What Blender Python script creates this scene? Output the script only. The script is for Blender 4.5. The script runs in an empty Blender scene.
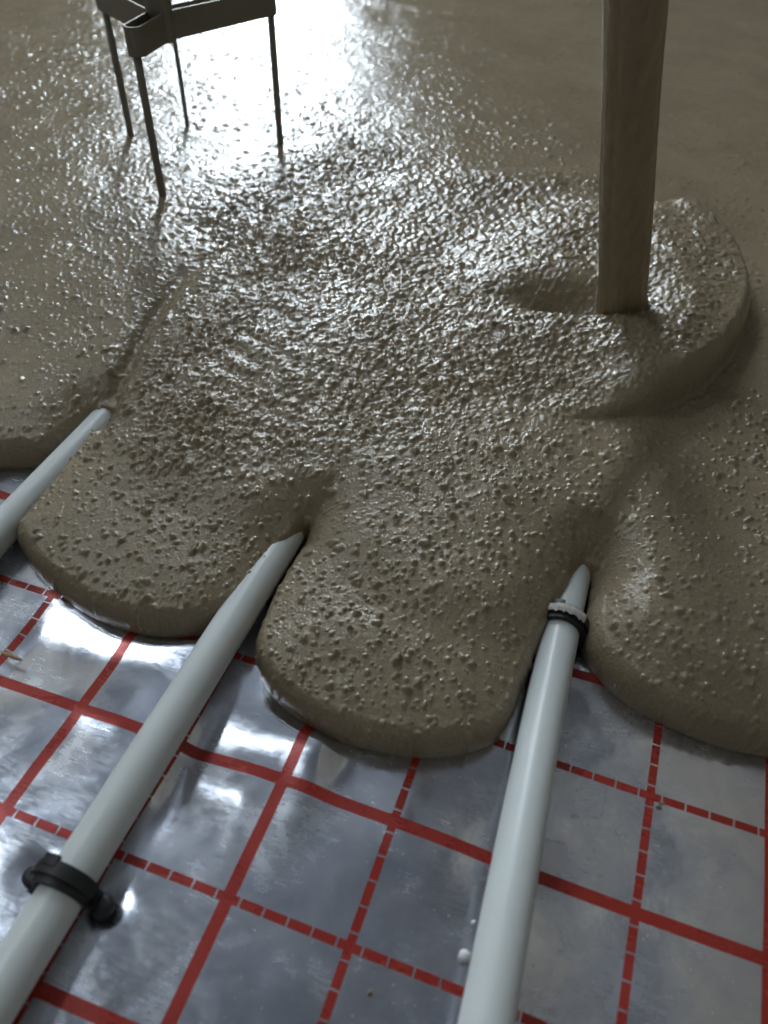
import bpy, bmesh, math, random
import numpy as np
from mathutils import Matrix, Vector

sc = bpy.context.scene
COL = sc.collection
# ------------------------------------------------------------------ camera
W, Hh, FPX = 768, 1024, 795.144
CAM = np.array([0.17814, -0.13691, 0.32355])
MR = Matrix.Rotation(0.29141, 3, 'Z') @ Matrix.Rotation(0.77619, 3, 'X') @ Matrix.Rotation(0.06500, 3, 'Z')
RM = np.array(MR)
cd = bpy.data.cameras.new('camera')
cam = bpy.data.objects.new('camera', cd); COL.objects.link(cam)
cam.matrix_world = Matrix.Translation(Vector(CAM)) @ MR.to_4x4()
cd.sensor_fit = 'VERTICAL'; cd.sensor_height = 36.0; cd.lens = FPX / Hh * 36.0
cd.clip_start = 0.01; cd.clip_end = 60
cd.dof.use_dof = True; cd.dof.focus_distance = 0.44; cd.dof.aperture_fstop = 8.0
sc.camera = cam

# ------------------------------------------------------------------ light
world = bpy.data.worlds.new('overcast_sky'); sc.world = world; world.use_nodes = True
bg = world.node_tree.nodes['Background']
bg.inputs['Color'].default_value = (0.80, 0.91, 1.0, 1); bg.inputs['Strength'].default_value = 27.0
sc.view_settings.view_transform = 'Standard'; sc.view_settings.look = 'None'
sc.view_settings.gamma = 1.0; sc.view_settings.use_curve_mapping = False
sc.view_settings.exposure = 0.28
sc.cycles.use_denoising = True
sc.cycles.max_bounces = 10; sc.cycles.diffuse_bounces = 5; sc.cycles.glossy_bounces = 5

# room: x0..x1, y0..y1, opening rectangles in the walls
RX0, RX1, RY0, RY1, RZ = -3.2, 2.4, -3.2, 3.5, 4.2
OPEN_BACK = (-1.98, -1.36, 0.05, 3.9)        # x range, z range: unseen window, height stretched for the reflections
OPEN_ROOF_ADDED = (-3.1, -2.5, 0.2, 0.85)         # x range, y range: unseen roof window, added for bright streaks in the foil

def portal(name, loc, rot, sx, sy):
    l = bpy.data.lights.new(name, 'AREA'); l.shape = 'RECTANGLE'; l.size = sx; l.size_y = sy
    l.cycles.is_portal = True
    o = bpy.data.objects.new(name, l); COL.objects.link(o); o.location = loc; o.rotation_euler = rot
    return o
portal('daylight_portal', ((OPEN_BACK[0]+OPEN_BACK[1])/2, RY1+0.02, (OPEN_BACK[2]+OPEN_BACK[3])/2), (-math.pi/2, 0, 0), OPEN_BACK[1]-OPEN_BACK[0], OPEN_BACK[3]-OPEN_BACK[2])
portal('daylight_portal', ((OPEN_ROOF_ADDED[0]+OPEN_ROOF_ADDED[1])/2, (OPEN_ROOF_ADDED[2]+OPEN_ROOF_ADDED[3])/2, RZ+.16), (0, 0, 0), OPEN_ROOF_ADDED[1]-OPEN_ROOF_ADDED[0], OPEN_ROOF_ADDED[3]-OPEN_ROOF_ADDED[2])

# ------------------------------------------------------------------ helpers
def ray(x, y):
    return RM @ np.array([(x-W/2)/FPX, -(y-Hh/2)/FPX, -1.0])
def at(x, y, z=0.0):
    """point of the photo on the horizontal plane z"""
    d = ray(x, y); return CAM + d*(z-CAM[2])/d[2]

def setp(o, label=None, cat=None, group=None, kind=None):
    if label: o['label'] = label
    if cat: o['category'] = cat
    if group: o['group'] = group
    if kind: o['kind'] = kind
    return o
def link(name, me, mat, parent=None, loc=None):
    o = bpy.data.objects.new(name, me); COL.objects.link(o)
    if mat: me.materials.append(mat)
    if loc is not None: o.location = loc
    if parent: o.parent = parent
    return o
def empty(name, loc):
    o = bpy.data.objects.new(name, None); COL.objects.link(o); o.location = loc; o.empty_display_size = 0.02
    return o
def bm_obj(name, bm, mat, parent=None, loc=None, smooth=False, bevel=0):
    if bevel:
        bmesh.ops.bevel(bm, geom=list(bm.edges), offset=bevel, segments=2, affect='EDGES', clamp_overlap=True)
    bmesh.ops.recalc_face_normals(bm, faces=bm.faces)
    me = bpy.data.meshes.new(name); bm.to_mesh(me); bm.free()
    if smooth:
        me.polygons.foreach_set('use_smooth', [True]*len(me.polygons))
    return link(name, me, mat, parent, loc)
def box(bm, x0, x1, y0, y1, z0, z1):
    r = bmesh.ops.create_cube(bm, size=1.0)
    for v in r['verts']:
        v.co = Vector((x0+(v.co.x+.5)*(x1-x0), y0+(v.co.y+.5)*(y1-y0), z0+(v.co.z+.5)*(z1-z0)))
    return r['verts']
def tube(bm, pts, rad, seg=24, cap=True):
    """round tube along pts; rad a number, list or function(i, angle)"""
    pts = [Vector(p) for p in pts]; n = len(pts); rings = []
    up = None
    for i, p in enumerate(pts):
        t = (pts[min(i+1, n-1)] - pts[max(i-1, 0)]).normalized()
        if up is None:
            up = Vector((0, 0, 1)) if abs(t.z) < .9 else Vector((0, 1, 0))
        a = t.cross(up).normalized(); b = a.cross(t).normalized(); up = b
        ring = []
        for k in range(seg):
            th = 2*math.pi*k/seg
            r = rad(i, th) if callable(rad) else (rad[i] if hasattr(rad, '__len__') else rad)
            ring.append(bm.verts.new(p + (a*math.cos(th) + b*math.sin(th))*r))
        rings.append(ring)
    for i in range(n-1):
        for k in range(seg):
            k2 = (k+1) % seg
            bm.faces.new((rings[i][k], rings[i][k2], rings[i+1][k2], rings[i+1][k]))
    if cap:
        bm.faces.new(list(reversed(rings[0]))); bm.faces.new(rings[-1])
    return rings
def catmull(P, n=8, closed=False):
    P = np.asarray(P, float); out = []
    m = len(P)
    for i in range(m if closed else m-1):
        if closed: p0, p1, p2, p3 = P[(i-1) % m], P[i], P[(i+1) % m], P[(i+2) % m]
        else: p0, p1, p2, p3 = P[max(i-1, 0)], P[i], P[i+1], P[min(i+2, m-1)]
        for k in range(n):
            t = k/n
            out.append(.5*((2*p1)+(-p0+p2)*t+(2*p0-5*p1+4*p2-p3)*t*t+(-p0+3*p1-3*p2+p3)*t**3))
    if not closed: out.append(P[-1])
    return np.array(out)

# numpy noise
_rng = np.random.RandomState(7)
_perm = _rng.permutation(4096); _perm = np.concatenate([_perm, _perm]); _val = _rng.rand(4096)
def _h(ix, iy, s=0):
    return _perm[(_perm[(ix + s*131) & 4095] + iy) & 4095]
def vnoise(x, y, s=0):
    ix = np.floor(x).astype(np.int64); iy = np.floor(y).astype(np.int64); fx = x-ix; fy = y-iy
    u = fx*fx*fx*(fx*(fx*6-15)+10); v = fy*fy*fy*(fy*(fy*6-15)+10)
    a = _val[_h(ix, iy, s)]; b = _val[_h(ix+1, iy, s)]; c = _val[_h(ix, iy+1, s)]; d = _val[_h(ix+1, iy+1, s)]
    return (a*(1-u)+b*u)*(1-v)+(c*(1-u)+d*u)*v - .5
def fbm(x, y, oct=4, s=0):
    r = 0; a = 1.0
    for k in range(oct):
        r = r + a*vnoise(x, y, s+k); x = x*2.03+13.7; y = y*2.03+7.1; a *= .5
    return r
def blobs(x, y, cell, keep, rmin, rmax, s=0):
    """sparse rounded lumps, height 0..1"""
    cx = np.floor(x/cell).astype(np.int64); cy = np.floor(y/cell).astype(np.int64)
    out = np.zeros_like(x)
    for i in (-1, 0, 1):
        for j in (-1, 0, 1):
            ix, iy = cx+i, cy+j
            h = _h(ix, iy, s); v1 = _val[h]; v2 = _val[(h*7+11) & 4095]; v3 = _val[(h*13+5) & 4095]; v4 = _val[(h*29+3) & 4095]
            px = (ix+v1)*cell; py = (iy+v2)*cell
            r = cell*(rmin+(rmax-rmin)*v3*v3)
            q = ((x-px)**2+(y-py)**2)/(r*r)
            hgt = np.where((v4 < keep) & (q < 1), (1-q)**1.6*(r/(cell*rmax)), 0)
            out = np.maximum(out, hgt)
    return out
def seg_dist(x, y, P, closed=True):
    """unsigned distance, nearest point, param along the polyline"""
    best = np.full(x.shape, 1e9); nx = np.zeros_like(x); ny = np.zeros_like(x); par = np.zeros_like(x)
    m = len(P)
    for i in range(m if closed else m-1):
        a = P[i]; b = P[(i+1) % m]; d = b-a; L = d@d + 1e-18
        t = np.clip(((x-a[0])*d[0]+(y-a[1])*d[1])/L, 0, 1)
        qx = a[0]+t*d[0]; qy = a[1]+t*d[1]; D = (x-qx)**2+(y-qy)**2
        w = D < best
        best = np.where(w, D, best); nx = np.where(w, qx, nx); ny = np.where(w, qy, ny); par = np.where(w, (i+t)/max(1, m-1), par)
    return np.sqrt(best), nx, ny, par
def inside(x, y, P):
    r = np.zeros(x.shape, bool); m = len(P)
    for i in range(m):
        a = P[i]; b = P[(i+1) % m]
        if a[1] == b[1]: continue
        c = ((a[1] > y) != (b[1] > y)) & (x < (b[0]-a[0])*(y-a[1])/(b[1]-a[1])+a[0])
        r ^= c
    return r
def sdf(x, y, P):
    D, nx, ny, _ = seg_dist(x, y, P)
    return np.where(inside(x, y, P), D, -D), nx, ny
def sstep(a, b, x):
    t = np.clip((x-a)/(b-a), 0, 1); return t*t*(3-2*t)
def pxpoly(pts, z):
    return np.array([at(x, y, z)[:2] for x, y in pts])

# ------------------------------------------------------------------ materials
def mat(name, color=(.5, .5, .5), rough=.5, metal=0, **kw):
    m = bpy.data.materials.new(name); m.use_nodes = True
    b = m.node_tree.nodes['Principled BSDF']
    b.inputs['Base Color'].default_value = (*color, 1); b.inputs['Roughness'].default_value = rough
    b.inputs['Metallic'].default_value = metal
    for k, v in kw.items(): b.inputs[k.replace('_', ' ')].default_value = v
    return m
class NT:
    def __init__(s, m): s.t = m.node_tree; s.b = s.t.nodes['Principled BSDF']
    def n(s, typ, **kw):
        o = s.t.nodes.new(typ)
        for k, v in kw.items(): setattr(o, k, v)
        return o
    def l(s, a, b): s.t.links.new(a, b)
    def m(s, op, a, b=None, c=None):
        o = s.n('ShaderNodeMath', operation=op)
        for i, v in enumerate((a, b, c)):
            if v is None: continue
            if isinstance(v, (int, float)): o.inputs[i].default_value = v
            else: s.l(v, o.inputs[i])
        return o.outputs[0]
    def noise(s, vec, scale, detail=4, rough=.5, dist=0):
        o = s.n('ShaderNodeTexNoise'); o.inputs['Scale'].default_value = scale; o.inputs['Detail'].default_value = detail
        o.inputs['Roughness'].default_value = rough; o.inputs['Distortion'].default_value = dist
        s.l(vec, o.inputs['Vector']); return o.outputs['Fac']
    def mix(s, fac, a, b):
        o = s.n('ShaderNodeMix', data_type='RGBA')
        for i, v in ((0, fac), (6, a), (7, b)):
            if isinstance(v, tuple): o.inputs[i].default_value = (*v, 1)
            elif isinstance(v, (int, float)): o.inputs[i].default_value = v
            else: s.l(v, o.inputs[i])
        return o.outputs[2]
    def ramp(s, fac, lo, hi, a=0.0, b=1.0):
        o = s.n('ShaderNodeMapRange'); s.l(fac, o.inputs[0])
        for i, v in enumerate((lo, hi, a, b)): o.inputs[i+1].default_value = v
        return o.outputs[0]
    def obj(s): return s.n('ShaderNodeTexCoord').outputs['Object']
    def bump(s, h, strength, dist):
        o = s.n('ShaderNodeBump'); o.inputs['Strength'].default_value = strength; o.inputs['Distance'].default_value = dist
        s.l(h, o.inputs['Height']); s.l(o.outputs[0], s.b.inputs['Normal'])

def mk_plaster(name, col):
    m = mat(name, col, .9); t = NT(m); c = t.obj()
    f = t.noise(c, 3, 5); t.l(t.mix(f, tuple(v*.85 for v in col), tuple(min(1, v*1.1) for v in col)), t.b.inputs['Base Color'])
    t.bump(t.noise(c, 60, 4), .3, .003); return m
M_WALL = mk_plaster('bare_plaster', (.40, .365, .315))
M_CEIL = mk_plaster('ceiling_plaster', (.20, .205, .225)); M_ADDED_SOFFIT = mk_plaster('added_soffit_plaster', (.80, .76, .70))
M_BOARD = mk_plaster('insulation_board', (.7, .7, .68))
M_FRAME = mat('window_frame_paint', (.75, .75, .74), .4)

def mk_screed():
    m = mat('wet_screed', (.2, .18, .14), .3); t = NT(m); c = t.obj()
    f = t.noise(c, 14, 5, .6); g = t.noise(c, 700, 3, .6)
    col = t.mix(t.ramp(f, .3, .7), (.232, .187, .121), (.315, .257, .173))
    col = t.mix(t.ramp(g, .35, .65, 0, .5), col, (.185, .145, .088))
    t.l(col, t.b.inputs['Base Color'])
    t.l(t.ramp(t.noise(c, 40, 4), .3, .7, .08, .19), t.b.inputs['Roughness'])
    t.b.inputs['IOR'].default_value = 1.45
    t.bump(t.m('ADD', t.noise(c, 420, 3, .6), t.m('MULTIPLY', t.noise(c, 1000, 2), .7)), .34, .0012)
    return m
M_SCREED = mk_screed()
def mk_stream():
    m = mat('falling_screed', (.2, .18, .14), .42); t = NT(m); c = t.obj()
    mp = t.n('ShaderNodeMapping'); t.l(c, mp.inputs['Vector']); mp.inputs['Scale'].default_value = (1, 1, .06)
    f = t.noise(mp.outputs[0], 260, 5, .6)
    t.l(t.mix(t.ramp(f, .3, .7), (.22, .172, .106), (.315, .25, .16)), t.b.inputs['Base Color'])
    t.bump(f, .6, .002); return m
M_STREAM = mk_stream()
def mk_foil():
    m = mat('printed_foil', (.8, .8, .8), .15, 1.0); t = NT(m); c = t.obj()
    sp = t.n('ShaderNodeSeparateXYZ'); t.l(c, sp.inputs[0]); X, Y = sp.outputs[0], sp.outputs[1]
    # hand-laid print is a little wavy
    wob = t.m('MULTIPLY', t.m('SUBTRACT', t.noise(c, 5, 1), .5), .004)
    X = t.m('ADD', X, wob); Y = t.m('ADD', Y, wob)
    px = t.m('PINGPONG', X, .05); py = t.m('PINGPONG', Y, .05)
    solid = t.m('MAXIMUM', t.m('LESS_THAN', px, .0026), t.m('LESS_THAN', py, .0026))
    dx = t.m('MULTIPLY', t.m('GREATER_THAN', px, .05-.0018), t.m('LESS_THAN', t.m('PINGPONG', Y, .005), .00462))
    dy = t.m('MULTIPLY', t.m('GREATER_THAN', py, .05-.0018), t.m('LESS_THAN', t.m('PINGPONG', X, .005), .00462))
    red = t.m('MAXIMUM', solid, t.m('MAXIMUM', dx, dy))
    mp = t.n('ShaderNodeMapping'); t.l(c, mp.inputs['Vector']); mp.inputs['Scale'].default_value = (1, 7, 1); mp.inputs['Rotation'].default_value = (0, 0, .5)
    scr = t.noise(mp.outputs[0], 130, 4, .6)
    dust = t.m('MULTIPLY', t.m('GREATER_THAN', t.noise(c, 760, 2), .72), .6)
    base = t.mix(t.ramp(t.noise(c, 30, 6, .65, .8), .35, .68), (.50, .53, .61), (.68, .69, .72))
    base = t.mix(dust, base, (.8, .8, .78))
    ink = t.mix(t.noise(c, 60, 3), (.30, .026, .018), (.40, .040, .027))
    t.l(t.mix(red, base, ink), t.b.inputs['Base Color'])
    t.l(t.m('SUBTRACT', .96, t.m('MULTIPLY', t.m('MAXIMUM', red, dust), .72)), t.b.inputs['Metallic'])
    t.l(t.m('ADD', t.m('ADD', t.ramp(scr, .3, .75, .10, .20), t.ramp(t.noise(c, 26, 5, .65, .6), .45, .7, 0, .2)), t.m('MULTIPLY', red, .08)), t.b.inputs['Roughness'])
    t.bump(t.m('ADD', t.m('MULTIPLY', t.noise(c, 90, 3), 1.0), t.m('MULTIPLY', scr, .12)), .08, .0012)
    return m
M_FOIL = mk_foil()
def mk_pipe(printed):
    m = mat('white_pipe_plastic', (.62, .66, .66), .34); t = NT(m); c = t.obj()
    col = t.mix(t.noise(c, 25, 3), (.57, .615, .615), (.66, .695, .69))
    if printed:
        sp = t.n('ShaderNodeSeparateXYZ'); t.l(c, sp.inputs[0])
        band = t.m('MULTIPLY', t.m('MULTIPLY', t.m('GREATER_THAN', sp.outputs[2], -.0030), t.m('LESS_THAN', sp.outputs[2], -.0008)), t.m('GREATER_THAN', sp.outputs[0], .004))
        rng = t.m('MULTIPLY', t.m('GREATER_THAN', sp.outputs[1], -.035), t.m('LESS_THAN', sp.outputs[1], .06))
        mp = t.n('ShaderNodeMapping'); t.l(c, mp.inputs['Vector']); mp.inputs['Scale'].default_value = (1, 1.6, 1)
        tick = t.m('GREATER_THAN', t.noise(mp.outputs[0], 560, 1), .56)
        col = t.mix(t.m('MULTIPLY', t.m('MULTIPLY', band, rng), tick), col, (.12, .12, .12))
    t.l(col, t.b.inputs['Base Color'])
    t.bump(t.noise(c, 120, 2), .05, .001); return m
M_PIPE = mk_pipe(False); M_PIPEP = mk_pipe(True)
def mk_black():
    m = mat('black_plastic', (.010, .010, .011), .5); t = NT(m)
    t.bump(t.noise(t.obj(), 400, 2), .1, .0005); return m
M_BLACK = mk_black()
def mk_steel():
    m = mat('weathered_steel', (.16, .15, .13), .55, .75); t = NT(m); c = t.obj()
    f = t.noise(c, 120, 4)
    t.l(t.mix(f, (.15, .142, .12), (.30, .28, .235)), t.b.inputs['Base Color'])
    t.l(t.ramp(f, .3, .7, .45, .7), t.b.inputs['Roughness']); t.bump(f, .2, .0006); return m
M_STEEL = mk_steel()
def mk_smear():
    m = mat('dried_screed_smear', (.42, .40, .36), .55); t = NT(m); c = t.obj()
    t.l(t.mix(t.noise(c, 500, 3), (.34, .32, .28), (.6, .58, .54)), t.b.inputs['Base Color'])
    t.bump(t.noise(c, 900, 3), .5, .0006); return m
M_SMEAR = mk_smear()
M_EPS = mk_plaster('polystyrene', (.85, .85, .84)); M_WOOD = mk_plaster('raw_wood', (.40, .27, .13)); M_CRUMB = mk_plaster('dry_crumb', (.22, .17, .11))

# ------------------------------------------------------------------ room shell
def wall_with_opening(name, axis, pos, a0, a1, op, thick, outward):
    """wall along axis ('x' or 'y') at pos with one opening op=(a,b,z0,z1)"""
    bm = bmesh.new(); p0, p1 = sorted((pos, pos+outward*thick))
    for (u0, u1, z0, z1) in ((a0, op[0], -.1, RZ), (op[1], a1, -.1, RZ), (op[0], op[1], -.1, op[2]), (op[0], op[1], op[3], RZ)):
        if axis == 'x': box(bm, u0, u1, p0, p1, z0, z1)
        else: box(bm, p0, p1, u0, u1, z0, z1)
    return setp(bm_obj(name, bm, M_WALL), kind='structure')
T = .12
wall_with_opening('wall_back', 'x', RY1, RX0-T, RX1+T, OPEN_BACK, T, 1)
bm = bmesh.new(); box(bm, RX0-T, RX1+T, RY0-T, RY0, -.1, RZ); setp(bm_obj('wall_front', bm, M_WALL), kind='structure')
bm = bmesh.new(); box(bm, RX0-T, RX0, RY0, RY1, -.1, RZ); setp(bm_obj('wall_left', bm, M_WALL), kind='structure')
bm = bmesh.new(); box(bm, RX1, RX1+T, RY0, RY1, -.1, RZ); setp(bm_obj('wall_right', bm, M_WALL), kind='structure')
bm = bmesh.new(); 
for x0_, x1_, y0_, y1_ in ((RX0-T, OPEN_ROOF_ADDED[0], RY0-T, RY1+T), (OPEN_ROOF_ADDED[1], RX1+T, RY0-T, RY1+T), (OPEN_ROOF_ADDED[0], OPEN_ROOF_ADDED[1], RY0-T, OPEN_ROOF_ADDED[2]), (OPEN_ROOF_ADDED[0], OPEN_ROOF_ADDED[1], OPEN_ROOF_ADDED[3], RY1+T)):
    box(bm, x0_, x1_, y0_, y1_, RZ, RZ+.15)
setp(bm_obj('ceiling', bm, M_CEIL), kind='structure')
bm = bmesh.new(); box(bm, RX0-T, RX1+T, RY0-T, RY1+T, -.16, -.02); setp(bm_obj('floor', bm, M_BOARD), kind='structure')
e_ = ray(597, 880); h_ = (2.6-0.0)/-e_[2]; EDGE_X = float(at(597, 880)[0]+e_[0]*h_)   # edge of an unseen soffit, added so its reflection lightens the foil
bm = bmesh.new(); box(bm, EDGE_X, RX1, RY0, 2.6, 2.6, 2.8); setp(bm_obj('added_soffit_1', bm, M_ADDED_SOFFIT), kind='structure')
def frame(name, axis, pos, op, mid):
    bm = bmesh.new(); a, b, z0, z1 = op; w = .05
    bars = [(a, a+w, z0, z1), (b-w, b, z0, z1), (a, b, z0, z0+w), (a, b, z1-w, z1)]
    if mid: bars.append(((a+b)/2-.03, (a+b)/2+.03, z0, z1))
    for u0, u1, v0, v1 in bars:
        if axis == 'x': box(bm, u0, u1, pos-.03, pos+.03, v0, v1)
        else: box(bm, pos-.03, pos+.03, u0, u1, v0, v1)
    return setp(bm_obj(name, bm, M_FRAME), kind='structure')
frame('window_1', 'x', RY1+.06, OPEN_BACK, False)

# ------------------------------------------------------------------ outline of the poured screed
CONT = [(-330, 452), (-250, 470), (-170, 440), (-100, 395), (-60, 450), (-30, 462), (0, 463), (30, 462), (48, 456), (66, 438), (84, 418),
        (92, 414), (85, 436), (68, 461), (40, 495), (24, 519), (19, 537), (24, 554), (45, 580), (78, 605), (112, 622), (150, 631), (188, 632), (214, 627),
        (238, 604), (264, 571), (287, 541), (304, 524), (309, 526), (303, 545), (291, 570), (275, 602), (262, 632), (256, 652), (261, 676), (279, 700), (310, 722), (350, 740), (400, 751), (440, 753), (475, 747), (500, 736), (513, 716),
        (522, 690), (532, 655), (543, 622), (562, 592), (582, 570), (592, 570), (592, 585), (587, 605), (582, 628), (584, 648), (596, 669), (624, 696), (662, 718), (702, 735), (742, 747), (775, 753), (830, 765), (900, 740)]
# (height of the outline there, sideways lap over a pipe in mm); elsewhere the outline lies on the foil
LAP = {(238, 604): (.011, 1.5), (264, 571): (.015, 2.3), (287, 541): (.018, 2.7), (304, 524): (.018, 1), (309, 526): (.018, 0), (303, 545): (.013, 0), (291, 570): (.008, 0),
       (532, 655): (.011, 1.5), (543, 622): (.018, 3), (562, 592): (.018, 3), (582, 570): (.018, 1), (592, 570): (.018, 0), (592, 585): (.013, 0), (587, 605): (.008, 0),
       (85, 436): (.018, -3), (68, 461): (.018, -3), (40, 495): (.018, -3), (24, 519): (.014, -2), (92, 414): (.018, 0), (84, 418): (.018, 0), (66, 438): (.013, 0), (48, 456): (.008, 0)}
def cpt(q):
    z, dx = LAP.get(q, (.005, 0))
    return at(*q, z)[:2]+np.array([dx*.001, 0])
cpts = [cpt(q) for q in CONT]
cpts = [np.array([-2.2, .35]), np.array([-1.0, .27]), np.array([-.55, .22])] + cpts[1:] + [np.array([.62, .10]), np.array([1.0, .12]), np.array([2.3, .1])]
front = catmull(cpts, 4)
poly = np.concatenate([front, np.array([[2.395, .1], [2.395, 3.49], [-3.195, 3.49], [-3.195, .4]])])

# ------------------------------------------------------------------ foil with the printed grid
def grid_axis(lo, f0, f1, hi, fine, coarse):
    a = list(np.arange(f0, f1, fine)); x = f1
    st = fine
    while x < hi: a.append(x); st = min(coarse, st*1.12); x += st
    a.append(hi); x = f0; st = fine; b = []
    while True:
        st = min(coarse, st*1.12); x -= st
        if x <= lo: break
        b.append(x)
    b.append(lo); return np.array(b[::-1]+a)
def mesh_grid(name, X, Y, Z):
    n, m = X.shape
    me = bpy.data.meshes.new(name)
    idx = np.arange(n*m).reshape(n, m)
    F = np.stack([idx[:-1, :-1], idx[:-1, 1:], idx[1:, 1:], idx[1:, :-1]], -1).reshape(-1, 4)
    return make_mesh(me, np.stack([X, Y, Z], -1).reshape(-1, 3), F)
def make_mesh(me, V, F):
    me.vertices.add(len(V)); me.vertices.foreach_set('co', V.astype(np.float32).ravel())
    me.loops.add(len(F)*4); me.loops.foreach_set('vertex_index', F.astype(np.int32).ravel())
    me.polygons.add(len(F)); me.polygons.foreach_set('loop_start', np.arange(len(F), dtype=np.int32)*4)
    me.polygons.foreach_set('loop_total', np.full(len(F), 4, np.int32))
    me.polygons.foreach_set('use_smooth', np.ones(len(F), bool))
    me.update(calc_edges=True); me.validate(); return me

gx = grid_axis(RX0, -.25, .45, RX1, .0022, .08); gy = grid_axis(RY0, -.25, .2, RY1, .0022, .08)
FX, FY = np.meshgrid(gx, gy)
FZ = .0026*fbm(FX*13, FY*13, 2, 3) + .0006*fbm(FX*34, FY*34, 2, 6)*(.5+vnoise(FX*7, FY*7, 8)) + .003*vnoise(FX*4.3, FY*4.3, 9)
q_ = at(10, 870); FZ *= 1-.85*np.exp(-((FX-q_[0])**2+(FY-q_[1])**2)/.06**2)
SKY = np.array([(OPEN_ROOF_ADDED[0]+OPEN_ROOF_ADDED[1])/2, (OPEN_ROOF_ADDED[2]+OPEN_ROOF_ADDED[3])/2, RZ+.07])
def fold(pts, wid, amp, lat):
    """a long soft fold of the foil along a line; its flank leans so that it mirrors the added roof window"""
    global FZ
    P = np.array([at(x, y) for x, y in pts]); mid = P[len(P)//2]
    g = []
    for p in P:
        d = (p-CAM)/np.linalg.norm(p-CAM); w = (SKY-p)/np.linalg.norm(SKY-p); n = w-d; g.append(n[:2]/n[2])
    g = np.array(g); o_ = np.argsort(P[:, 0]); Q = P[o_]; g = g[o_]
    xs = np.clip(FX, Q[0, 0], Q[-1, 0])
    yl = np.interp(xs, Q[:, 0], Q[:, 1]) + (FX-xs)*(Q[-1, 1]-Q[0, 1])/(Q[-1, 0]-Q[0, 0])
    gy = np.interp(xs, Q[:, 0], g[:, 1])*amp; gx = g[:, 0].mean()
    s_ = FY-yl; lon = np.exp(-((FX-xs)/lat)**2)*np.exp(-(s_/(wid*3.2))**2)
    FZ = FZ*(1-.85*lon)
    FZ = FZ - (gy*wid*np.tanh(s_/wid) + gx*(FX-mid[0]))*lon
fold([(50, 620), (120, 643), (195, 660)], .013, 1.08, .010)
fold([(212, 738), (260, 748), (310, 758)], .011, 1.08, .010)
fold([(195, 780), (240, 795)], .007, .62, .009)
fold([(80, 715), (110, 728)], .007, .6, .009)
for cx, cy in ((at(70, 885, .0)[0], at(70, 885, 0)[1]),):
    for sx in (-1, 1):
        D = (FX-(cx+sx*.017))**2+(FY-cy)**2
        FZ = FZ-.0016*np.exp(-D/.006**2)
DF, _, _ = sdf(FX, FY, poly)                     # pressed flat below the screed
FZ = np.clip(FZ, -.014, .008)*(1-sstep(-.005, .001, DF)) - .0005*sstep(-.005, .001, DF)
foil = link('foil_sheet', mesh_grid('foil_sheet', FX, FY, FZ), M_FOIL)
setp(foil, 'shiny silver insulation foil printed with a red line grid covering the floor', 'foil')

# ------------------------------------------------------------------ heating pipes
RP = .009
def pipe(pts, label, m):
    Q = np.array(pts); yy = np.linspace(-.6, .9, 90)
    cx = np.polyfit(Q[:, 1], Q[:, 0], 1 if len(Q) < 5 else 2); yc = np.clip(yy, Q[0, 1]-.03, Q[-1, 1]+.05)
    zz = np.interp(yy, Q[:, 1], Q[:, 2]); ker = np.ones(5)/5; zz = np.convolve(np.pad(zz, 2, 'edge'), ker, 'valid')
    P = np.stack([np.polyval(cx, yc), yy, zz], -1); o = P[40]
    bm = bmesh.new(); tube(bm, [Vector(p-o) for p in P], RP, 40)
    ob = bm_obj('heating_pipe', bm, m, loc=Vector(o), smooth=True)
    setp(ob, label, 'pipe', 'white heating pipes on the foil'); return P
def A(x, y, z): return at(x, y, z)
z0 = .0102
p1 = [A(33, 930, z0), A(172, 728, z0), A(243, 613, z0), A(289, 525, z0)]
P1 = pipe(p1, 'middle white heating pipe, held by a clean black clip near its lower end', M_PIPEP)
p0 = [A(-60, 595, z0), A(0, 530, z0), A(61, 469, z0), A(95, 431, z0)]
P0 = pipe(p0, 'short visible stretch of white heating pipe at the far left edge, no clip', M_PIPE)
p2 = [A(487, 1015, .026), A(521, 850, .020), A(538, 740, .0125), A(546, 700, .0106), A(557, 640, z0), A(571, 590, z0)]
P2 = pipe(p2, 'rightmost white heating pipe, held by the black clip smeared with grey screed', M_PIPE)

# ------------------------------------------------------------------ wet screed
# fan-shaped point lattice, denser near the pour front
ORG = np.array([.178, -.137])
th = [math.radians(-86)]
while th[-1] < math.radians(75):
    dg = math.degrees(th[-1]); th.append(th[-1] + (.0018 if -57 < dg < 34 else .008))
r = [.155]
while r[-1] < 4.6:
    k = r[-1]; r.append(k + (k*.0021 if k < 1.0 else k*.0021*(1+(k-1)*9)))
TH, RR = np.meshgrid(np.array(th), np.array(r))
X = ORG[0]+RR*np.sin(TH); Y = ORG[1]+RR*np.cos(TH)
ok = (X > -3.19) & (X < 2.39) & (Y < 3.48) & (Y > -.1)
D, NX, NY = sdf(X, Y, poly)
a_, b_, re, t0 = .004, .011, .0070, math.radians(38)
tt = np.clip((D+a_)/(b_+a_), 0, 1); ang = -t0+(math.pi/2+t0)*tt
newd = np.where(D > b_, D + (re-b_)*np.exp(-(D-b_)/.03), re-re*np.cos(ang))
EDGE = .0195
prof = EDGE*(np.sin(ang)+math.sin(t0))/(1+math.sin(t0))
Z = prof + .004*(1-np.exp(-np.maximum(D-b_, 0)/.012)) - .011*(1-sstep(0, .22, tt))
Yf = Y+.25*X                                     # general rise away from the pour front
Z += .019*sstep(.06, .30, Yf)*sstep(0, .03, D)
gn = np.where(np.abs(D) > 5e-5, 1/np.where(np.abs(D) > 5e-5, D, 1), 0)
GX, GY = (X-NX)*gn, (Y-NY)*gn
sh = newd-D
X2, Y2 = X+GX*sh, Y+GY*sh
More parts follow.
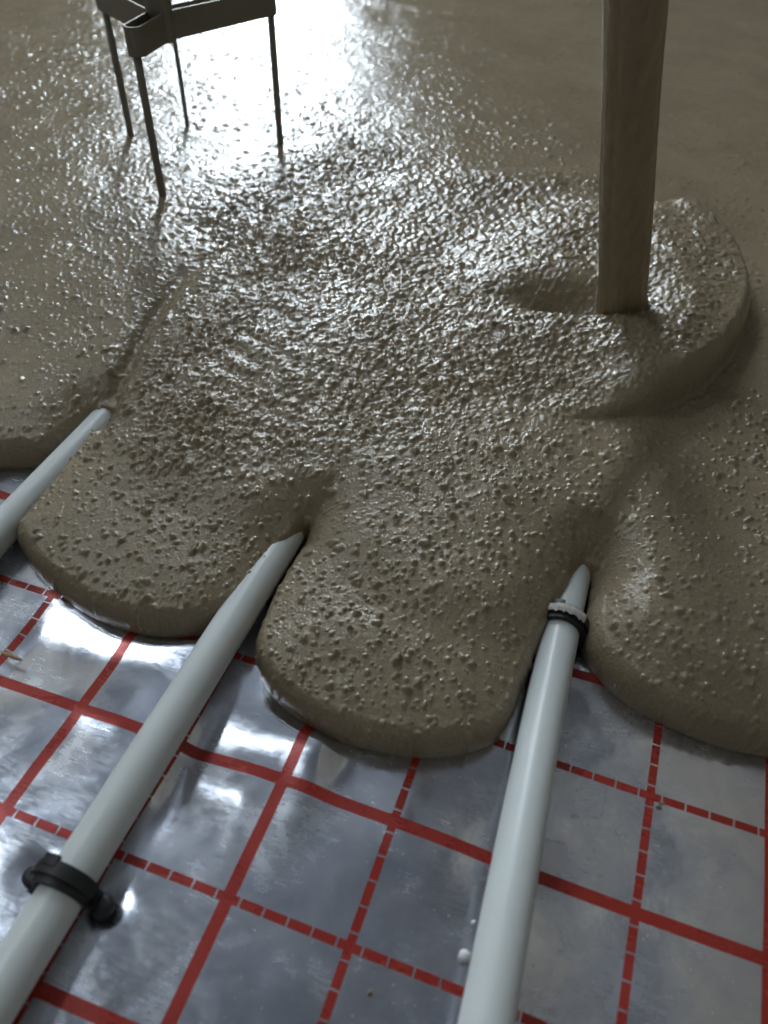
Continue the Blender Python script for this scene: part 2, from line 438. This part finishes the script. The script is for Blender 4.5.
flat = np.clip(np.sin(ang), 0, 1)                 # 0 on the vertical front, 1 on top

def line_feature(pts, z, closed=False):
    P = catmull(pxpoly(pts, z), 6); return seg_dist(X2, Y2, P, False)
def softpoly(pts, z, w0, w1):
    P = catmull(pxpoly(pts, z), 5, True); s, _, _ = sdf(X2, Y2, P); return s
# seams between neighbouring tongues, running back from each notch
def seam(pts, z, dep, wid):
    d_, _, _, t_ = line_feature(pts, z)
    return -dep*np.exp(-(d_/wid)**2)*(1-t_)**.8*sstep(0, .12, t_)
Z += flat*seam([(300, 530), (312, 512), (334, 486), (352, 462)], .03, .005, .0055)
Z += flat*seam([(90, 412), (112, 372), (140, 330), (165, 298), (190, 272), (240, 248)], .04, .009, .0065)
Z += flat*seam([(586, 572), (604, 545), (628, 500), (655, 460), (690, 415)], .035, .006, .0085)
# fresh mass lying a little proud, right of the left seam
s1 = softpoly([(95, 410), (170, 292), (250, 240), (330, 190), (450, 175), (600, 180), (700, 330), (660, 430), (600, 560), (450, 600), (310, 510), (200, 480)], .042, 0, 0)
Z += .004*sstep(-.012, .02, s1)
# pour mound with a steep right-hand edge and a pit left of the falling stream
mp_ = softpoly([(655, 203), (700, 226), (733, 268), (746, 312), (736, 346), (705, 384), (655, 412), (580, 420), (500, 408), (440, 370), (420, 300), (450, 235), (520, 195), (590, 186)], .045, 0, 0)
mc = at(640, 310, .05)
side = sstep(-.045, .03, X2-mc[0])
wid = .009+.09*(1-side)
tm = np.clip(mp_/wid, 0, 1)
Z += .026*side*np.sqrt(np.clip(1-(1-tm)**2, 0, 1))+.015*(1-side)*sstep(0, 1, tm)
flank = side*sstep(-.004, .002, mp_)*(1-sstep(.006, .016, mp_))
pit = at(562, 300, .055); pu = at(610, 306, .055)-at(480, 285, .055); pu = pu[:2]/np.hypot(*pu[:2])
qs = (X2-pit[0])*pu[0]+(Y2-pit[1])*pu[1]; qt = -(X2-pit[0])*pu[1]+(Y2-pit[1])*pu[0]
Z -= .021*np.exp(-(qs/.032)**2-(qt/.016)**2)
sb = at(622, 306, .055); ds = np.hypot(X2-sb[0], Y2-sb[1])
Z -= .006*np.exp(-(ds/.022)**2)
# rough zones
R1 = softpoly([(180, 190), (290, 150), (380, 130), (480, 170), (600, 185), (690, 215), (740, 290), (720, 370), (620, 420), (470, 400), (380, 430), (250, 450), (130, 440), (130, 330), (200, 260)], .045, 0, 0)
rough = sstep(-.03, .03, R1)
R2 = softpoly([(340, 120), (420, 150), (520, 178), (610, 183), (680, 200), (760, 300), (900, 420), (1500, 300), (1200, -60), (700, -60), (360, -40)], .045, 0, 0)
calm = sstep(-.02, .03, R2)*(1-rough)
R3 = softpoly([(-200, -40), (160, -40), (180, 120), (120, 200), (-100, 260), (-300, 200)], .045, 0, 0)
calm2 = sstep(-.05, .05, R3)
lump = (1.25-.5*calm-.3*calm2)*(1-.3*flank)
sm = fbm(X2*14, Y2*14, 3, 21)                       # patchiness
pat = np.clip(.95+.7*sm, .68, 1.4)
Z += flat*(.0016*fbm(X2*22, Y2*22, 3, 5)*lump)
b1 = blobs(X2+.002*vnoise(X2*300, Y2*300, 40), Y2+.002*vnoise(X2*300, Y2*300, 41), .0074, .68, .12, .42, 2)
b2 = blobs(X2, Y2, .0040, .72, .20, .5, 13)
Z += flat*lump*pat*(.00180*b1+.00125*b2)*(1-.35*rough)
rg2 = fbm(X2*230, Y2*230, 3, 35)
b3 = blobs(X2, Y2, .0046, .92, .25, .62, 17); b4 = blobs(X2, Y2, .0027, .9, .3, .62, 19)
Z += flat*rough*pat*(.0019*b3+.0011*b4+.0013*rg2+.0012*fbm(X2*75, Y2*75, 2, 33))*(1-.4*flank)
Z += flat*.00022*fbm(X2*420, Y2*420, 2, 50)*(1-.7*calm)
# lumps on the rounded front stand outward
bulge = (.0016*b1+.0010*b2+.0008*fbm(X2*90, Y2*90, 2, 71))*(1-flat)*sstep(.12, .3, tt)
X2 = X2-GX*bulge; Y2 = Y2-GY*bulge
# ripples left of the mound
rc = at(420, 262, .045); dr = np.hypot((X2-rc[0]), (Y2-rc[1])); ar = np.arctan2(Y2-rc[1], X2-rc[0])
zone = np.exp(-((X2-at(270, 345, .045)[0])**2+(Y2-at(270, 345, .045)[1])**2)/.05**2)
Z += .0012*zone*np.sin(dr/.015*2*math.pi+5*vnoise(X2*22, Y2*22, 60))*(.6+.8*vnoise(X2*40, Y2*40, 61))
# the screed closes over each pipe right behind its notch
for PP, (tx, ty) in ((P0, (93, 410)), (P1, (303, 526)), (P2, (588, 570))):
    yt = at(tx, ty, .019)[1]; dx = X2-np.interp(Y2, PP[:, 1], PP[:, 0])
    cov = (z0+RP+.0022+.004*sstep(0, .04, Y2-yt))*np.exp(-(dx/.022)**4)*sstep(-.002, .005, Y2-yt)
    Z = np.maximum(Z, cov)
keep_v = ok & (D > -.012)
idx = -np.ones(X.shape, np.int64)
n, m = X.shape
fm = (ok[:-1, :-1] & ok[:-1, 1:] & ok[1:, 1:] & ok[1:, :-1]) & (np.maximum(np.maximum(D[:-1, :-1], D[:-1, 1:]), np.maximum(D[1:, 1:], D[1:, :-1])) > -a_)
I = np.arange(n*m).reshape(n, m)
F = np.stack([I[:-1, :-1], I[1:, :-1], I[1:, 1:], I[:-1, 1:]], -1)[fm]
used = np.unique(F); remap = np.zeros(n*m, np.int64); remap[used] = np.arange(len(used)); F = remap[F]
O = at(430, 560, 0)
V = np.stack([X2.ravel(), Y2.ravel(), Z.ravel()-.0008], -1)[used]-O
screed = link('wet_screed', make_mesh(bpy.data.meshes.new('wet_screed'), V, F), M_SCREED, loc=Vector(O))
setp(screed, 'lumpy wet grey-brown screed spreading in rounded tongues over the foil and pipes', 'screed')

# ------------------------------------------------------------------ falling stream
b0 = at(623, 312, .052); t1 = at(635, 0, .237)
dd = (t1-b0)/(t1[2]-b0[2])
path = []
for k in range(60):
    z = -.02+.55*k/59
    h = z
    path.append(Vector((dd[0]*h*(1-.15*h), dd[1]*h*(1-.15*h), h)))
rr = random.Random(3); ph = [rr.uniform(0, 6.28) for _ in range(8)]
def srad(i, a):
    z = i/59
    return (.0148-.0012*min(1, z*3))*(1+.035*math.sin(3*a+ph[0]+1.2*z)+.03*math.sin(5*a+ph[1]-2*z)+.018*math.sin(11*a+ph[2]+3*z)+.012*math.sin(19*a+ph[3]+z*5)+.02*math.sin(z*23+ph[4])+.10*math.exp(-((z-.02)/.05)**2))
bm = bmesh.new(); tube(bm, path, srad, 64)
st = bm_obj('screed_stream', bm, M_STREAM, loc=Vector(b0), smooth=True)
setp(st, 'thick grey-brown stream of liquid screed falling into the fresh mound', 'screed stream')

# ------------------------------------------------------------------ pipe clips
def ring_strap(bm, r0, r1, y0, y1, a0, a1, n=28):
    """arch of rectangular section about the y axis (x-z plane), angles in degrees"""
    rows = []
    for k in range(n+1):
        a = math.radians(a0+(a1-a0)*k/n); c, s = math.cos(a), math.sin(a)
        rows.append([bm.verts.new((r*c, y, r*s)) for r, y in ((r0, y0), (r1, y0), (r1, y1), (r0, y1))])
    for k in range(n):
        for j in range(4):
            bm.faces.new((rows[k][j], rows[k][(j+1) % 4], rows[k+1][(j+1) % 4], rows[k+1][j]))
    bm.faces.new(rows[0]); bm.faces.new(list(reversed(rows[-1])))
def boss(bm, x, y, z0, z1, rad):
    prof = [(.8, z0), (1, z0+.0008), (1, z1-.0016), (.86, z1-.0006), (.5, z1-.0001), (0.05, z1)]
    rings = [[bm.verts.new((x+rad*f*math.cos(2*math.pi*k/20), y+rad*f*math.sin(2*math.pi*k/20), z)) for k in range(20)] for f, z in prof]
    for i in range(len(rings)-1):
        for k in range(20):
            bm.faces.new((rings[i][k], rings[i][(k+1) % 20], rings[i+1][(k+1) % 20], rings[i+1][k]))
    bm.faces.new(rings[-1])
def clip(c, label, smear):
    root = empty('pipe_clip', Vector((c[0], c[1], 0)))
    setp(root, label, 'pipe clip', 'black clips on the pipes')
    zc = z0
    def part(name, fn, mt, parent=root, bev=.0003, sm=False):
        b = bmesh.new(); fn(b); return bm_obj(name, b, mt, parent, loc=Vector((0, 0, zc)) if parent is root else None, bevel=bev, smooth=sm)
    strap = part('strap', lambda b: ring_strap(b, RP+.0002, RP+.0028, -.0046, .0040, -22, 202), M_BLACK)
    part('rib', lambda b: ring_strap(b, RP+.0024, RP+.0042, -.0020, .0034, 4, 176), M_BLACK, strap)
    part('lug', lambda b: ring_strap(b, RP+.0024, RP+.0046, .0008, .0052, 96, 128, 8), M_BLACK, strap)
    for sx in (-1, 1):
        part('foot', lambda b: boss(b, sx*.0148, -.0005, -zc+.0004, -.0030, .0043), M_BLACK, bev=0)
        def tab(b): box(b, min(sx*.0095, sx*.014), max(sx*.0095, sx*.014), -.0032, .0032, -.0065, -.0015)
        part('tab', tab, M_BLACK)
    if smear:
        def sm_(b):
            rnd = random.Random(5); n = 26; rows = []
            for k in range(n+1):
                a = math.radians(44+88*k/n); e = .0003+.0016*rnd.random()**2; rad = RP+.0045+.0005*rnd.random()
                rows.append([b.verts.new((q*math.cos(a), y, q*math.sin(a))) for q, y in ((RP+.0042, -.0012-e), (rad, -.0006), (rad+.0003, .0018), (RP+.0030, .0040+e*.4))])
            for k in range(n):
                for j in range(3): b.faces.new((rows[k][j], rows[k][j+1], rows[k+1][j+1], rows[k+1][j]))
        o = part('screed_smear', sm_, M_SMEAR, bev=0, sm=True); o['label'] = 'pale grey screed smeared on the clip'
    return root
c1 = at(70, 885, .012); c2 = at(557, 620, .013)
px_at = lambda y, pts: float(np.interp(y, [q[1] for q in pts], [q[0] for q in pts]))
clip((px_at(c1[1], p1), c1[1]), 'clean black plastic clip over the middle pipe, lower left on the foil', False)
clip((px_at(c2[1], p2), c2[1]), 'black plastic clip with pale screed on top, between two screed tongues', True)

# ------------------------------------------------------------------ levelling tripod
zb = .045; ZA = .142                      # screed level, underside of the arms
base = [at(162, 192, zb), at(280, 141, zb), at(130, 131, zb)]
hubc = at(164, 14, ZA+.016); rodb = at(187, 122, zb)
cen = np.array([hubc[0], hubc[1]])
root = empty('levelling_tripod', Vector((cen[0], cen[1], zb)))
root.rotation_mode = 'AXIS_ANGLE'; root.rotation_axis_angle = (math.radians(1.6), .33, -.94, 0)
setp(root, 'dark steel levelling tripod with thin legs standing in the wet screed', 'tripod')
def tpart(name, bm, mt=M_STEEL, parent=root, **k):
    return bm_obj(name, bm, mt, parent, **k)
ctr = np.array([np.mean([b[0] for b in base]), np.mean([b[1] for b in base])])
lean = (at(137, 50, ZA)[:2]*0)
for b in base:
    v = np.array(b[:2])-cen; L = np.hypot(*v); u = v/L; nrm = np.array([-u[1], u[0]])
    # arm: strip bent into a narrow loop, open at the top, carrying the leg at its end
    bm = bmesh.new()
    th_, hw, ht = .0016, .0052, .0185
    outline = [(.006, hw), (L-.004, hw)]
    for k in range(9):
        a = math.pi/2-math.pi*k/8; outline.append((L-.002+hw*.9*math.cos(a), hw*math.sin(a)))
    outline += [(L-.004, -hw), (.006, -hw)]
    rows = []
    for i, (s, q) in enumerate(outline):
        p_ = np.array([s, q]); pr = np.array(outline[max(i-1, 0)]); nx_ = np.array(outline[min(i+1, len(outline)-1)])
        tg = nx_-pr; tg = tg/np.hypot(*tg); nn = np.array([tg[1], -tg[0]])
        rw = []
        for off in (0, th_):
            for z in (ZA, ZA+ht):
                w_ = p_+nn*-off
                xy = u*w_[0]+nrm*w_[1]; rw.append(bm.verts.new((xy[0], xy[1], z-zb)))
        rows.append(rw)
    for i in range(len(rows)-1):
        A_, B_ = rows[i], rows[i+1]
        for (j, k2) in ((0, 1), (1, 3), (3, 2), (2, 0)): bm.faces.new((A_[j], A_[k2], B_[k2], B_[j]))
    bm.faces.new((rows[0][0], rows[0][1], rows[0][3], rows[0][2])); bm.faces.new((rows[-1][0], rows[-1][1], rows[-1][3], rows[-1][2]))
    arm = tpart('arm', bm)
    bm = bmesh.new(); tube(bm, [Vector((v[0], v[1], z-zb)) for z in (.006, .05, .1, ZA+.006)], .0029, 14)
    tpart('leg', bm, smooth=True)
    bm = bmesh.new()
    rg_ = bmesh.ops.create_cone(bm, cap_ends=True, segments=6, radius1=.0052, radius2=.0052, depth=.004)['verts']
    for q in rg_: q.co += Vector((v[0], v[1], ZA+.003-zb))
    tpart('nut', bm, parent=arm)
bm = bmesh.new(); tube(bm, [Vector((0, 0, z-zb)) for z in (ZA-.001, ZA+.02, ZA+.05, ZA+.09)], .0095, 20); tpart('hub', bm, smooth=False)
bm = bmesh.new(); tube(bm, [Vector((rodb[0]-cen[0], rodb[1]-cen[1], z-zb)) for z in (.010, .06, .12, ZA+.014)], .0020, 12); tpart('gauge_rod', bm, smooth=True)

# ------------------------------------------------------------------ small debris
def lump_obj(name, px, py, size, mt, label, cat, seed, z=0.0, flat=1.0, rot=0, group=None):
    rnd = random.Random(seed); bm = bmesh.new(); bmesh.ops.create_icosphere(bm, subdivisions=2, radius=1)
    for v in bm.verts: v.co *= rnd.uniform(.78, 1.15)
    for v in bm.verts: v.co = Vector((v.co.x*size[0], v.co.y*size[1], v.co.z*size[2]))
    o = bm_obj(name, bm, mt, loc=Vector(at(px, py, z)), smooth=True); o.location.z = z+size[2]*.75; o.rotation_euler.z = rot
    setp(o, label, cat, group); return o
lump_obj('polystyrene_crumb', 464, 957, (.0024, .0026, .0022), M_EPS, 'larger white polystyrene crumb on the foil beside the right pipe', 'crumb', 1)
lump_obj('polystyrene_crumb', 473, 923, (.0010, .0011, .0009), M_EPS, 'tiny white polystyrene crumb on the foil beside the right pipe', 'crumb', 2)
lump_obj('wood_splinter', 12, 657, (.0060, .0011, .0009), M_WOOD, 'light brown wood splinter on the foil at the left edge', 'splinter', 3, rot=-.35+.3)
lump_obj('dirt_crumb', 661, 804, (.0013, .0009, .0008), M_CRUMB, 'small brown dirt crumb by a dashed red crossing right of the pipes', 'crumb', 4)
lump_obj('dirt_crumb', 370, 993, (.0010, .0010, .0008), M_CRUMB, 'small brown dirt crumb on the foil between the pipes', 'crumb', 5)
